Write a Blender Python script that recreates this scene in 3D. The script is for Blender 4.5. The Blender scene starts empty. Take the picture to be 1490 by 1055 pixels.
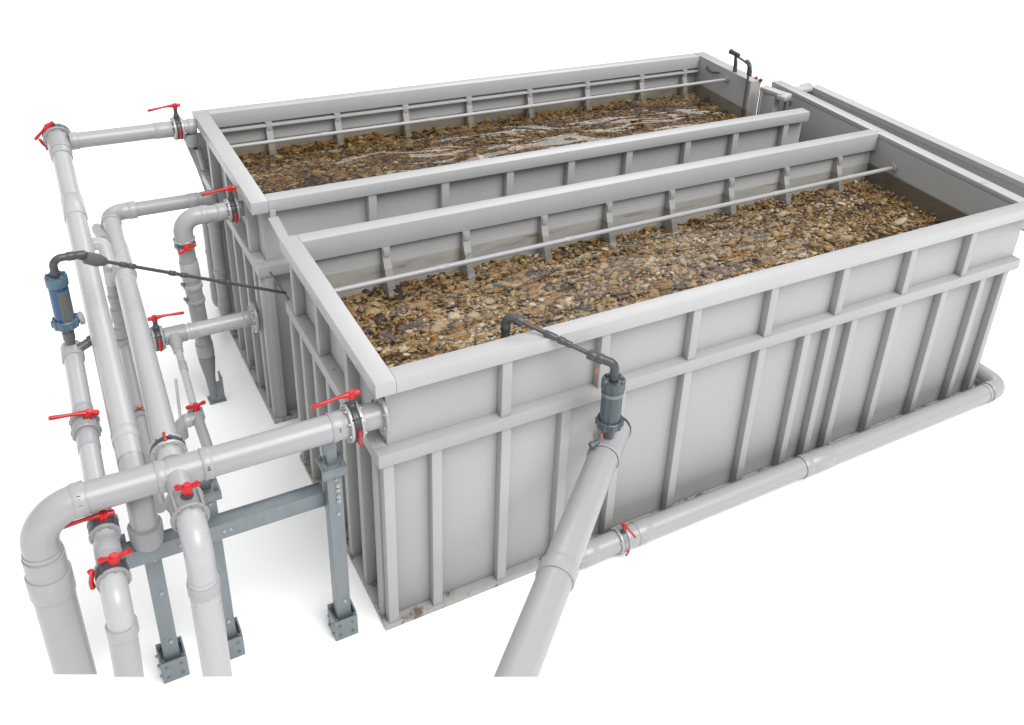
import bpy, bmesh, math, random
import numpy as np
from mathutils import Vector, Matrix

random.seed(7)
scene = bpy.context.scene
COL = scene.collection

# ------------------------------------------------------------------ camera
cam_data = bpy.data.cameras.new('camera')
cam = bpy.data.objects.new('camera', cam_data)
COL.objects.link(cam)
cam.location = (-1.731, -5.157, 6.3585)
cam.rotation_euler = (1.0691, -0.0797, -0.5573)
cam_data.sensor_width = 36.0
cam_data.sensor_fit = 'HORIZONTAL'
cam_data.lens = 1428.6 / 1490 * 36
cam_data.shift_x = -0.0981
cam_data.shift_y = -0.1047
cam_data.clip_start = 0.05
cam_data.clip_end = 2000
scene.camera = cam

# ------------------------------------------------------------------ light
world = bpy.data.worlds.new('World')
scene.world = world
world.use_nodes = True
wb = world.node_tree.nodes['Background']
wb.inputs[0].default_value = (1.0, 1.0, 1.0, 1)
# studio surround: bright overhead, dimmer towards the sides
_wn = world.node_tree.nodes; _wl = world.node_tree.links
_tc = _wn.new('ShaderNodeTexCoord'); _sx = _wn.new('ShaderNodeSeparateXYZ'); _mr = _wn.new('ShaderNodeMapRange')
_wl.new(_tc.outputs['Generated'], _sx.inputs[0]); _wl.new(_sx.outputs['Z'], _mr.inputs['Value'])
_mr.inputs['From Min'].default_value = 0.05; _mr.inputs['From Max'].default_value = 0.9
_mr.inputs['To Min'].default_value = 0.30; _mr.inputs['To Max'].default_value = 1.05
_wl.new(_mr.outputs[0], wb.inputs[1])

def soft_lamp(name, rot, energy, angle):
    d = bpy.data.lights.new(name, 'SUN')
    d.energy = energy
    d.angle = math.radians(angle)
    o = bpy.data.objects.new(name, d)
    o.rotation_euler = rot
    COL.objects.link(o)
    return o
key = soft_lamp('studio_lamp', (0, 0, 0), 3.1, 40)
key.rotation_euler = Vector((-0.20, 0.70, -1.0)).to_track_quat('-Z', 'Y').to_euler()
back = soft_lamp('added_back_lamp', (0, 0, 0), 0.50, 26)  # added lamp with no source in the scene, for glints on the water
back.rotation_euler = Vector((-0.50, -0.72, -0.62)).to_track_quat('-Z', 'Y').to_euler()

scene.view_settings.view_transform = 'Standard'
scene.view_settings.look = 'None'
scene.view_settings.exposure = 0
scene.view_settings.gamma = 1
scene.view_settings.use_curve_mapping = False
scene.render.engine = 'CYCLES'
scene.cycles.max_bounces = 8
scene.cycles.transparent_max_bounces = 12

# ------------------------------------------------------------------ materials
def new_mat(name):
    m = bpy.data.materials.new(name)
    m.use_nodes = True
    nt = m.node_tree
    return m, nt, nt.nodes['Principled BSDF']

def painted(name, col, rough=0.42, var=0.06, scale=3.0, bump=0.0, metallic=0.0, stain_tint=None, stretch=(1, 1, 0.25), spec=0.5, solid=False):
    """coated surface: broad tone variation plus finer roughness variation, optional stains and low tints"""
    m, nt, b = new_mat(name)
    N = nt.nodes; Lk = nt.links
    tc = N.new('ShaderNodeNewGeometry')
    mp = N.new('ShaderNodeMapping'); mp.inputs['Scale'].default_value = stretch
    Lk.new(tc.outputs['Position'], mp.inputs['Vector'])
    n1 = N.new('ShaderNodeTexNoise'); n1.inputs['Scale'].default_value = scale; n1.inputs['Detail'].default_value = 6
    n1.inputs['Roughness'].default_value = 0.62
    Lk.new(mp.outputs[0], n1.inputs['Vector'])
    r = N.new('ShaderNodeValToRGB')
    r.color_ramp.elements[0].position = 0.3
    r.color_ramp.elements[1].position = 0.7
    r.color_ramp.elements[0].color = (*[c * (1 - var) for c in col], 1)
    r.color_ramp.elements[1].color = (*[min(1, c * (1 + var)) for c in col], 1)
    Lk.new(n1.outputs['Fac'], r.inputs[0])
    out = r.outputs[0]
    if stain_tint:
        zlo, zhi, scol = stain_tint
        sp = N.new('ShaderNodeSeparateXYZ'); Lk.new(tc.outputs['Position'], sp.inputs[0])
        mr = N.new('ShaderNodeMapRange'); mr.inputs['From Min'].default_value = zlo; mr.inputs['From Max'].default_value = zhi
        mr.inputs['To Min'].default_value = 1; mr.inputs['To Max'].default_value = 0
        Lk.new(sp.outputs['Z'], mr.inputs['Value'])
        n3 = N.new('ShaderNodeTexNoise'); n3.inputs['Scale'].default_value = 6; n3.inputs['Detail'].default_value = 8
        n3.inputs['Roughness'].default_value = 0.7
        Lk.new(tc.outputs['Position'], n3.inputs['Vector'])
        th = N.new('ShaderNodeMapRange'); th.inputs['From Min'].default_value = 0.0 if solid else 0.52; th.inputs['From Max'].default_value = 0.42 if solid else 0.60
        Lk.new(n3.outputs['Fac'], th.inputs['Value'])
        mu = N.new('ShaderNodeMath'); mu.operation = 'MULTIPLY'
        Lk.new(mr.outputs[0], mu.inputs[0]); Lk.new(th.outputs[0], mu.inputs[1])
        mx = N.new('ShaderNodeMix'); mx.data_type = 'RGBA'
        Lk.new(mu.outputs[0], mx.inputs['Factor']); Lk.new(out, mx.inputs['A'])
        mx.inputs['B'].default_value = (*scol, 1)
        out = mx.outputs['Result']
    Lk.new(out, b.inputs['Base Color'])
    n2 = N.new('ShaderNodeTexNoise'); n2.inputs['Scale'].default_value = scale * 9; n2.inputs['Detail'].default_value = 4
    Lk.new(tc.outputs['Position'], n2.inputs['Vector'])
    rr = N.new('ShaderNodeMapRange'); rr.inputs['To Min'].default_value = max(0.05, rough - 0.04); rr.inputs['To Max'].default_value = rough + 0.04
    Lk.new(n2.outputs['Fac'], rr.inputs['Value']); Lk.new(rr.outputs[0], b.inputs['Roughness'])
    b.inputs['Metallic'].default_value = metallic
    b.inputs['Specular IOR Level'].default_value = spec
    if bump:
        bp = N.new('ShaderNodeBump'); bp.inputs['Strength'].default_value = bump; bp.inputs['Distance'].default_value = 0.02
        Lk.new(n1.outputs['Fac'], bp.inputs['Height']); Lk.new(bp.outputs[0], b.inputs['Normal'])
    return m

STEEL = painted('coated_steel', (0.352, 0.352, 0.348), 0.45, 0.035, 1.6, 0.04)
RIMM = painted('coated_rim', (0.415, 0.415, 0.418), 0.38, 0.025, 1.6, 0.03)
BASE = painted('coated_base', (0.345, 0.34, 0.33), 0.5, 0.07, 2.5, 0.05, stain_tint=(0.04, 0.14, (0.13, 0.10, 0.07)))
PVC = painted('grey_pvc', (0.325, 0.325, 0.333), 0.30, 0.02, 1.2, stretch=(1,1,1))
PVC_D = painted('worn_pvc', (0.275, 0.278, 0.281), 0.40, 0.06, 2.5, stretch=(1,1,1))
PVC_W = painted('pale_pvc', (0.39, 0.39, 0.40), 0.28, 0.015, 1.2, stretch=(1,1,1))
GALV = painted('galvanised_steel', (0.185, 0.21, 0.225), 0.42, 0.13, 9.0, 0.05, 0.35)
ALU = painted('bare_alloy', (0.40, 0.40, 0.40), 0.38, 0.08, 12, 0, 0.25)
DARK = painted('dark_pvc', (0.055, 0.057, 0.060), 0.38, 0.1, 8)
RUBBER = painted('dark_valve_body', (0.05, 0.055, 0.06), 0.40, 0.15, 14)
SLATE = painted('slate_plastic', (0.060, 0.080, 0.090), 0.33, 0.1, 8)
SLATE_B = painted('blue_slate_plastic', (0.065, 0.115, 0.160), 0.33, 0.1, 8)
BLUE = painted('blue_tube', (0.012, 0.062, 0.150), 0.22, 0.1, 8)
GREYTUBE = painted('grey_riser', (0.095, 0.098, 0.10), 0.4, 0.06, 8)
TEAL = painted('teal_ring', (0.03, 0.10, 0.10), 0.4, 0.12, 12)
RED = painted('red_plastic', (0.48, 0.008, 0.011), 0.32, 0.1, 14)
RUST = painted('orange_plastic', (0.55, 0.10, 0.03), 0.4, 0.15, 14)
INK = painted('printed_ink', (0.06, 0.06, 0.06), 0.6, 0.1, 10)
ENDW = painted('brown_low_end_wall', (0.352, 0.352, 0.348), 0.42, 0.04, 1.6, 0.04, stain_tint=(1.955, 1.985, (0.165, 0.142, 0.11)), solid=True)  # wall colour turns brown below the water level
SILT = painted('dark_silt', (0.016, 0.010, 0.004), 0.7, 0.3, 20)
PVC_S = painted('shaded_pvc', (0.17, 0.173, 0.177), 0.4, 0.06, 2.5, stretch=(1, 1, 1))  # shadow at the drop pipe's lower end put into the colour
PALEBOX = painted('pale_box', (0.40, 0.40, 0.398), 0.4, 0.06, 9, 0.2)

def ground_mat():
    m, nt, b = new_mat('white_floor')
    b.inputs['Base Color'].default_value = (0.965, 0.965, 0.965, 1)
    b.inputs['Roughness'].default_value = 0.9
    b.inputs['Specular IOR Level'].default_value = 0.1
    return m
GROUND = ground_mat()

def media_mat(name, warm):
    m, nt, b = new_mat(name)
    N = nt.nodes; Lk = nt.links
    g = N.new('ShaderNodeNewGeometry')
    big = N.new('ShaderNodeTexNoise'); big.inputs['Scale'].default_value = 2.6; big.inputs['Detail'].default_value = 3
    mp = N.new('ShaderNodeMapping'); mp.inputs['Scale'].default_value = (0.6, 2.0, 1)
    Lk.new(g.outputs['Position'], mp.inputs[0]); Lk.new(mp.outputs[0], big.inputs['Vector'])
    ma = N.new('ShaderNodeMath'); ma.operation = 'MULTIPLY_ADD'
    Lk.new(big.outputs['Fac'], ma.inputs[0]); ma.inputs[1].default_value = 1.3; ma.inputs[2].default_value = -0.65
    ad = N.new('ShaderNodeMath'); ad.operation = 'ADD'; ad.use_clamp = True
    Lk.new(g.outputs['Random Per Island'], ad.inputs[0]); Lk.new(ma.outputs[0], ad.inputs[1])
    r = N.new('ShaderNodeValToRGB')
    cr = r.color_ramp
    stops = [(0.0, (0.028, 0.014, 0.004)), (0.14, (0.105, 0.052, 0.010)), (0.30, (0.29, 0.155, 0.024)), (0.47, (0.32, 0.185, 0.036)),
             (0.60, (0.29, 0.190, 0.070)), (0.76, (0.39, 0.280, 0.140)), (0.90, (0.42, 0.335, 0.215)), (0.985, (0.46, 0.39, 0.29)), (0.999, (0.62, 0.57, 0.49))]
    cr.elements[0].position, cr.elements[0].color = stops[0][0], (*stops[0][1], 1)
    cr.elements[1].position, cr.elements[1].color = stops[-1][0], (*stops[-1][1], 1)
    for p, c in stops[1:-1]:
        e = cr.elements.new(p); e.color = (*c, 1)
    Lk.new(ad.outputs[0], r.inputs[0])
    fine = N.new('ShaderNodeTexNoise'); fine.inputs['Scale'].default_value = 55; fine.inputs['Detail'].default_value = 5
    Lk.new(g.outputs['Position'], fine.inputs['Vector'])
    fr = N.new('ShaderNodeMapRange'); fr.inputs['To Min'].default_value = 0.5; fr.inputs['To Max'].default_value = 1.45
    Lk.new(fine.outputs['Fac'], fr.inputs['Value'])
    vm = N.new('ShaderNodeVectorMath'); vm.operation = 'MULTIPLY'
    Lk.new(r.outputs[0], vm.inputs[0]); Lk.new(fr.outputs[0], vm.inputs[1])
    tint = N.new('ShaderNodeVectorMath'); tint.operation = 'MULTIPLY'
    Lk.new(vm.outputs[0], tint.inputs[0]); tint.inputs[1].default_value = warm
    Lk.new(tint.outputs[0], b.inputs['Base Color'])
    b.inputs['Roughness'].default_value = 0.55
    b.inputs['Specular IOR Level'].default_value = 0.35
    bp = N.new('ShaderNodeBump'); bp.inputs['Strength'].default_value = 0.5; bp.inputs['Distance'].default_value = 0.01
    Lk.new(fine.outputs['Fac'], bp.inputs['Height']); Lk.new(bp.outputs[0], b.inputs['Normal'])
    return m

def water_mat(name, bump, tint, scale, ior=1.36):
    m = bpy.data.materials.new(name); m.use_nodes = True
    nt = m.node_tree; N = nt.nodes; Lk = nt.links
    N.clear()
    out = N.new('ShaderNodeOutputMaterial')
    g = N.new('ShaderNodeNewGeometry')
    mp = N.new('ShaderNodeMapping'); mp.inputs['Scale'].default_value = (0.6, 1.5, 1)
    Lk.new(g.outputs['Position'], mp.inputs[0])
    n = N.new('ShaderNodeTexNoise'); n.inputs['Scale'].default_value = scale; n.inputs['Detail'].default_value = 1.5
    n.inputs['Distortion'].default_value = 0.7
    Lk.new(mp.outputs[0], n.inputs['Vector'])
    bp = N.new('ShaderNodeBump'); bp.inputs['Strength'].default_value = bump; bp.inputs['Distance'].default_value = 0.03
    Lk.new(n.outputs['Fac'], bp.inputs['Height'])
    t = N.new('ShaderNodeBsdfTransparent'); t.inputs['Color'].default_value = (*tint, 1)
    gl = N.new('ShaderNodeBsdfGlossy'); gl.inputs['Roughness'].default_value = 0.03
    Lk.new(bp.outputs[0], gl.inputs['Normal'])
    f = N.new('ShaderNodeFresnel'); f.inputs['IOR'].default_value = ior
    Lk.new(bp.outputs[0], f.inputs['Normal'])
    mx = N.new('ShaderNodeMixShader')
    Lk.new(f.outputs[0], mx.inputs[0]); Lk.new(t.outputs[0], mx.inputs[1]); Lk.new(gl.outputs[0], mx.inputs[2])
    Lk.new(mx.outputs[0], out.inputs['Surface'])
    return m

# ------------------------------------------------------------------ builders
V = Vector

def link_mesh(name, bm, mat, parent=None, sharp=32):
    bmesh.ops.recalc_face_normals(bm, faces=bm.faces)
    me = bpy.data.meshes.new(name)
    bm.to_mesh(me); bm.free()
    mats = mat if isinstance(mat, (list, tuple)) else [mat]
    for m in mats: me.materials.append(m)
    me.polygons.foreach_set('use_smooth', [True] * len(me.polygons))
    me.set_sharp_from_angle(angle=math.radians(sharp))
    o = bpy.data.objects.new(name, me)
    COL.objects.link(o)
    if parent is not None: o.parent = parent
    return o

def tag(o, label, cat=None, group=None, kind=None):
    o['label'] = label
    if cat: o['category'] = cat
    if group: o['group'] = group
    if kind: o['kind'] = kind
    return o

ORIGIN = {}
def thing(name, label, cat, loc, group=None):
    """an Empty at the thing's base; parts are modelled in world space and shifted under it"""
    o = bpy.data.objects.new(name, None)
    o.empty_display_size = 0.1
    COL.objects.link(o)
    o.location = loc
    tag(o, label, cat, group)
    return o

def part(root, name, bm, mat, label=None):
    off = V(root.location) if root.parent is None else V(root.parent.location)
    bmesh.ops.translate(bm, verts=bm.verts, vec=-off)
    o = link_mesh(name, bm, mat, root)
    if label: o['label'] = label
    return o

def box(bm, x0, x1, y0, y1, z0, z1, bev=0.0025):
    r = bmesh.ops.create_cube(bm, size=1.0)
    vs = r['verts']
    bmesh.ops.scale(bm, vec=(abs(x1 - x0), abs(y1 - y0), abs(z1 - z0)), verts=vs)
    bmesh.ops.translate(bm, vec=((x0 + x1) / 2, (y0 + y1) / 2, (z0 + z1) / 2), verts=vs)
    if bev:
        es = list({e for v in vs for e in v.link_edges})
        bmesh.ops.bevel(bm, geom=es, offset=bev, segments=2, profile=0.5, affect='EDGES', clamp_overlap=True)

def obox(bm, c, ax, ay, az, sx, sy, sz, bev=0.003, taper=1.0):
    """oriented box; taper scales the cross-section at the +ax end"""
    r = bmesh.ops.create_cube(bm, size=1.0)
    vs = r['verts']
    ax, ay, az = V(ax).normalized(), V(ay).normalized(), V(az).normalized()
    for v in vs:
        p = v.co.copy()
        k = taper if p.x > 0 else 1.0
        v.co = V(c) + ax * p.x * sx + ay * p.y * sy * k + az * p.z * sz * k
    if bev:
        es = list({e for v in vs for e in v.link_edges})
        bmesh.ops.bevel(bm, geom=es, offset=bev, segments=2, profile=0.5, affect='EDGES', clamp_overlap=True)

def frame_of(d):
    d = V(d).normalized()
    u = d.orthogonal().normalized()
    return d, u, d.cross(u)

def lathe(bm, P, d, prof, n=36):
    """prof: list of (t along d, radius); ends are capped"""
    P = V(P); d, u, w = frame_of(d)
    rings = []
    for t, r in prof:
        rings.append([bm.verts.new(P + d * t + (u * math.cos(2 * math.pi * i / n) + w * math.sin(2 * math.pi * i / n)) * max(r, 1e-4)) for i in range(n)])
    for a, b in zip(rings[:-1], rings[1:]):
        for i in range(n):
            bm.faces.new((a[i], a[(i + 1) % n], b[(i + 1) % n], b[i]))
    bm.faces.new(rings[0]); bm.faces.new(list(reversed(rings[-1])))

def fillet(pts, rad, seg=14):
    pts = [V(p) for p in pts]
    out = [pts[0]]
    for i in range(1, len(pts) - 1):
        a, b, c = pts[i - 1], pts[i], pts[i + 1]
        d1 = (b - a).normalized(); d2 = (c - b).normalized()
        ang = d1.angle(d2)
        if ang < 1e-3: out.append(b); continue
        t = rad * math.tan(ang / 2)
        s = b - d1 * t
        nrm = (d2 - d1 * d1.dot(d2)).normalized()
        ctr = s + nrm * rad
        for k in range(seg + 1):
            th = ang * k / seg
            out.append(ctr - nrm * rad * math.cos(th) + d1 * rad * math.sin(th))
    out.append(pts[-1])
    return out

def sweep(bm, pts, r, n=32, cap=True, hollow=None):
    """tube along a polyline; r may be a list"""
    pts = [V(p) for p in pts]
    rs = r if isinstance(r, (list, tuple)) else [r] * len(pts)
    tang = []
    for i in range(len(pts)):
        a = pts[max(0, i - 1)]; b = pts[min(len(pts) - 1, i + 1)]
        tang.append((b - a).normalized())
    u = tang[0].orthogonal().normalized()
    rings = []
    for i, p in enumerate(pts):
        if i:
            q = tang[i - 1].rotation_difference(tang[i]); u = q @ u
            u = (u - tang[i] * u.dot(tang[i])).normalized()
        w = tang[i].cross(u)
        rings.append([bm.verts.new(p + (u * math.cos(2 * math.pi * k / n) + w * math.sin(2 * math.pi * k / n)) * rs[i]) for k in range(n)])
    for a, b in zip(rings[:-1], rings[1:]):
        for k in range(n):
            bm.faces.new((a[k], a[(k + 1) % n], b[(k + 1) % n], b[k]))
    if cap:
        bm.faces.new(rings[0]); bm.faces.new(list(reversed(rings[-1])))
    return rings

SAW_N = V((0.37508, 0.69456, 0.61393))           # tilt of the saw cut that ends the open pipes
def sawn_tube(A, B, r, wall=0.008, n=40):
    """straight pipe from A sawn off obliquely at B (axis point of the cut), hollow"""
    A, B = V(A), V(B)
    d = (B - A).normalized()
    _, u, w = frame_of(d)
    bm = bmesh.new()
    ringsA = []; ringsB = []
    for rr in (r, r - wall):
        ra = []; rb = []
        for k in range(n):
            off = (u * math.cos(2 * math.pi * k / n) + w * math.sin(2 * math.pi * k / n)) * rr
            ra.append(bm.verts.new(A + off))
            t = (B - (A + off)).dot(SAW_N) / d.dot(SAW_N)
            rb.append(bm.verts.new(A + off + d * t))
        ringsA.append(ra); ringsB.append(rb)
    for k in range(n):
        j = (k + 1) % n
        bm.faces.new((ringsA[0][k], ringsA[0][j], ringsB[0][j], ringsB[0][k]))
        bm.faces.new((ringsA[1][j], ringsA[1][k], ringsB[1][k], ringsB[1][j]))
        bm.faces.new((ringsB[0][k], ringsB[0][j], ringsB[1][j], ringsB[1][k]))
        bm.faces.new((ringsA[0][j], ringsA[0][k], ringsA[1][k], ringsA[1][j]))
    return bm

def tube(root, name, pts, r, mat=None, bend=None, cap=True, label=None, n=32):
    bm = bmesh.new()
    p = fillet(pts, bend) if bend else pts
    sweep(bm, p, r, n, cap)
    return part(root, name, bm, mat or PVC, label)

def collar(root, P, d, r, ln, mat=None, name='coupling', lip=1.10):
    """socket coupling with chamfered ends, centred on P"""
    h = ln / 2; R = r * lip
    bm = bmesh.new()
    lathe(bm, P, d, [(-h, r * 0.97), (-h, R - 0.002), (-h + 0.004, R), (h - 0.004, R), (h, R - 0.002), (h, r * 0.97)])
    return part(root, name, bm, mat or PVC)

def flange_bm(bm, P, d, r, R, th, bolts=8, bolt_r=0.011, side=1):
    lathe(bm, P, d, [(-th / 2, r * 0.9), (-th / 2, R - 0.004), (-th / 2 + 0.004, R), (th / 2 - 0.004, R), (th / 2, R - 0.004), (th / 2, r * 0.9)], 40)
    dd, u, w = frame_of(d)
    for k in range(bolts):
        a = 2 * math.pi * (k + 0.3) / bolts
        c = V(P) + (u * math.cos(a) + w * math.sin(a)) * (r + (R - r) * 0.58)
        lathe(bm, c, dd * side, [(th / 2 - 0.002, bolt_r), (th / 2 + 0.007, bolt_r), (th / 2 + 0.008, bolt_r * 0.6), (th / 2 + 0.012, bolt_r * 0.55)], 6)

def lever(root, hub, stem_dir, arm_dir, length, name='lever', mat=None, wing=False, k=1.0):
    """red hand lever: a hub on the stem, a neck and a thicker grip"""
    hub = V(hub); s = V(stem_dir).normalized(); a = V(arm_dir)
    a = (a - s * a.dot(s) * 0.75).normalized()
    w = s.cross(a).normalized()
    bm = bmesh.new()
    lathe(bm, hub - s * 0.032 * k, s, [(0, 0.017 * k), (0.004, 0.024 * k), (0.044 * k, 0.024 * k), (0.052 * k, 0.019 * k)], 18)
    if wing:
        for sg in (1, -1):
            sweep(bm, [hub + a * sg * 0.012 * k, hub + a * sg * length * 0.25 + s * 0.012, hub + a * sg * length * 0.4 + s * 0.016, hub + a * sg * length * 0.5 + s * 0.014],
                  [0.010 * k, 0.011 * k, 0.016 * k, 0.010 * k], 14)
    else:
        L = length
        sweep(bm, [hub - a * 0.055 * k, hub - a * 0.050 * k, hub - a * 0.02 * k, hub + a * 0.02 * k, hub + a * L * 0.30, hub + a * L * 0.45 - s * 0.004, hub + a * L * 0.7 - s * 0.012, hub + a * (L - 0.012) - s * 0.02, hub + a * L - s * 0.021],
              [0.009 * k, 0.017 * k, 0.019 * k, 0.019 * k, 0.012 * k, 0.010 * k, 0.012 * k, 0.014 * k, 0.009 * k], 14)
    return part(root, name, bm, mat or RED)

def butterfly(P, axis, r, stem, arm, label, length=0.27, group='red lever butterfly valves', ring=1.42, ind=None, wing=False, body_mat=None,
              stem_len=0.12, fl_mat=None, gap=0.036, k=1.0, has_lever=True, ind_k=1.0, name='butterfly_valve'):
    P = V(P); axis = V(axis).normalized()
    stem = V(stem); stem = (stem - axis * stem.dot(axis)).normalized()
    t = thing(name, label, 'valve', P, group)
    R = r * ring
    for sg in (-1, 1):
        bm = bmesh.new()
        flange_bm(bm, P + axis * sg * gap, axis, r, R, 0.022, 8, 0.009 * k, sg)
        part(t, 'flange', bm, fl_mat or ALU)
    bm = bmesh.new()
    h = gap - 0.012
    w_ = 0.84 if gap > 0.07 else 0.97
    lathe(bm, P, axis, [(-h, r * 0.9), (-h, R * 0.93), (-h * 0.7, R * w_), (h * 0.7, R * w_), (h, R * 0.93), (h, r * 0.9)], 40)
    for q in range(4):
        u = stem; w = axis.cross(stem)
        a = math.pi / 4 + q * math.pi / 2
        c = P + (u * math.cos(a) + w * math.sin(a)) * R * 0.97
        lathe(bm, c - axis * gap, axis, [(0, 0.007 * k), (2 * gap, 0.007 * k)], 8)
    part(t, 'valve_body', bm, body_mat or RUBBER)
    bm = bmesh.new()
    lathe(bm, P + stem * (R * 0.9), stem, [(0, 0.030 * k), (stem_len * 0.35, 0.026 * k), (stem_len * 0.4, 0.019 * k), (stem_len, 0.019 * k)], 16)
    part(t, 'stem', bm, RUBBER)
    if has_lever:
        lever(t, P + stem * (R * 0.9 + stem_len + 0.01), stem, arm, length, wing=wing, k=k)
    if ind is not None:
        i = V(ind); i = (i - axis * i.dot(axis)).normalized()
        tg = axis.cross(i).normalized()
        if ind_k < 1: tg = axis
        bm = bmesh.new()
        c = P + i * (R + 0.012)
        sweep(bm, [c - tg * 0.055 * k, c - tg * 0.045 * k, c - tg * 0.01 * k + i * 0.006, c + tg * 0.03 * k, c + tg * 0.052 * k + i * 0.004, c + tg * 0.06 * k],
              [0.006 * k, 0.013 * k, 0.011 * k, 0.010 * k, 0.015 * k, 0.008 * k], 12)
        part(t, 'indicator', bm, RED)
    return t

def union_valve(P, axis, r, stem, arm, label, length=0.2, wing=False, k=1.0, ring_mat=None, stem_len=0.07, has_lever=True, group='union ball valves on the small pipes'):
    """ball valve with two ribbed union nuts"""
    P = V(P); axis = V(axis).normalized(); stem = V(stem); stem = (stem - axis * stem.dot(axis)).normalized()
    t = thing('ball_valve', label, 'valve', P, group)
    for sg in (-1, 1):
        bm = bmesh.new()
        c = P + axis * sg * r * 0.85
        lathe(bm, c, axis, [(-0.03, r), (-0.03, r * 1.28), (-0.024, r * 1.34), (0.024, r * 1.34), (0.03, r * 1.28), (0.03, r)], 36)
        dd, u, w = frame_of(axis)
        for q in range(14):
            a = 2 * math.pi * q / 14
            cc = c + (u * math.cos(a) + w * math.sin(a)) * r * 1.33
            lathe(bm, cc - axis * 0.022, axis, [(0, 0.007), (0.044, 0.007)], 6)
        part(t, 'union_nut', bm, PVC_D)
    bm = bmesh.new()
    lathe(bm, P, axis, [(-r * 0.9, r * 1.02), (-r * 0.5, r * 1.2), (r * 0.5, r * 1.2), (r * 0.9, r * 1.02)], 32)
    part(t, 'valve_body', bm, ring_mat or RUBBER)
    bm = bmesh.new()
    lathe(bm, P + stem * r * 1.1, stem, [(0, 0.028 * k), (stem_len * 0.5, 0.024 * k), (stem_len, 0.02 * k)], 16)
    part(t, 'stem', bm, RUBBER)
    if has_lever:
        lever(t, P + stem * (r * 1.1 + stem_len + 0.012), stem, arm, length, wing=wing, k=k)
    return t

# ------------------------------------------------------------------ setting
bm = bmesh.new()
bmesh.ops.create_grid(bm, x_segments=8, y_segments=8, size=150)
g = link_mesh('ground', bm, GROUND)
tag(g, 'seamless plain white floor under the tanks and pipes', kind='structure')

# ------------------------------------------------------------------ tanks
def steel_tank(name, label, x0, x1, y0, y1, H, hl, up_front, low_front, up_left, low_left, inner, back_drop, xr_end, e=0.10, r=0.145, hf=0.115, lt=0.109, rib_foot=0.20):
    t = thing(name, label, 'tank', (x0, y0, 0))
    th = 0.03
    def B(nm, mat, *a, bev=0.0025, label=None):
        b_ = bmesh.new(); box(b_, *a, bev=bev); return part(t, nm, b_, mat, label)
    yb = y1 - 0.06
    # sheet walls
    B('wall_panel', STEEL, x0 + e, x1 + (0.115 if xr_end > x1 else 0), y0 + e, y0 + e + th, 0.02, H - hf - 0.002)
    B('wall_panel', STEEL, x0 + e, x0 + e + th, y0 + e + th + 0.002, yb - th - 0.002, 0.02, H - hf - 0.002)
    B('wall_panel', STEEL, x0 + e, x1, yb - th, yb, 0.02, H - back_drop - 0.002)
    B('floor_panel', STEEL, x0 + e + th + 0.002, x1, y0 + e + th + 0.002, yb - th - 0.002, 0.02, 0.05, bev=0)
    # rim
    B('rim_beam', RIMM, x0, x0 + r, y0, y1, H - hf, H)
    B('rim_beam', RIMM, x0 + r + 0.0015, xr_end, y0, y0 + r, H - hf, H + 0.0005)
    B('rim_beam', RIMM, x0 + r + 0.0015, x1, y1 - r, y1, H - back_drop, H + 0.0005)
    # ledge
    B('ledge', STEEL, x0, x1 + (0.12 if xr_end > x1 else 0), y0, y0 + e - 0.002, hl - lt, hl)
    B('ledge', STEEL, x0, x0 + e - 0.002, y0 + e, y1 - 0.002, hl - lt, hl)
    # base flange
    B('base_flange', BASE, x0, x1, y0, y0 + e - 0.002, 0.0, 0.045)
    B('base_flange', BASE, x0, x0 + e - 0.002, y0 + e, y1 - 0.002, 0.0, 0.045)
    # ribs
    w = 0.078
    for x in up_front: B('rib', STEEL, x - w / 2, x + w / 2, y0 + 0.014, y0 + e - 0.001, hl + 0.001, H - hf - 0.001)
    for x in low_front: B('rib', STEEL, x - w / 2, x + w / 2, y0 + 0.014, y0 + e - 0.001, 0.046, hl - lt - 0.001)
    for y in up_left: B('rib', STEEL, x0 + 0.014, x0 + e - 0.001, y - w / 2, y + w / 2, hl + 0.001, H - hf - 0.001)
    for y in low_left: B('rib', STEEL, x0 + 0.014, x0 + e - 0.001, y - w / 2, y + w / 2, 0.046, hl - lt - 0.001)
    # inside ribs of the far wall, each with a small bent clip at its head
    for x in inner:
        b_ = bmesh.new()
        prof = [(yb - th - 0.001, H - back_drop - 0.002), (yb - th - 0.062, H - back_drop - 0.002), (yb - th - 0.075, H - back_drop - 0.12), (yb - th - rib_foot, H - 0.62), (yb - th - rib_foot, 1.4), (yb - th - 0.001, 1.4)]
        f_ = b_.faces.new([b_.verts.new((x - 0.034, yy, zz_)) for yy, zz_ in prof])
        ex_ = bmesh.ops.extrude_face_region(b_, geom=[f_]); bmesh.ops.translate(b_, vec=(0.068, 0, 0), verts=[q for q in ex_['geom'] if isinstance(q, bmesh.types.BMVert)])
        box(b_, x - 0.027, x + 0.027, yb - th - 0.080, yb - th - 0.0765, H - back_drop - 0.09, H - back_drop - 0.004)
        part(t, 'inner_rib', b_, STEEL)
    # seam plates and bolts at the near corner
    b_ = bmesh.new()
    for (bx, by) in ((x0 + 0.05, y0 + 0.17), (x0 + 0.05, y1 - 0.12), (x0 + 0.05, (y0 + y1) / 2)):
        lathe(b_, (bx, by, hl), (0, 0, 1), [(-0.001, 0.016), (0.010, 0.016), (0.011, 0.009), (0.018, 0.008)], 6)
        lathe(b_, (bx, by, 0.045), (0, 0, 1), [(-0.001, 0.016), (0.010, 0.016), (0.011, 0.009), (0.018, 0.008)], 6)
    part(t, 'ledge_bolts', b_, ALU)
    return t

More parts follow.
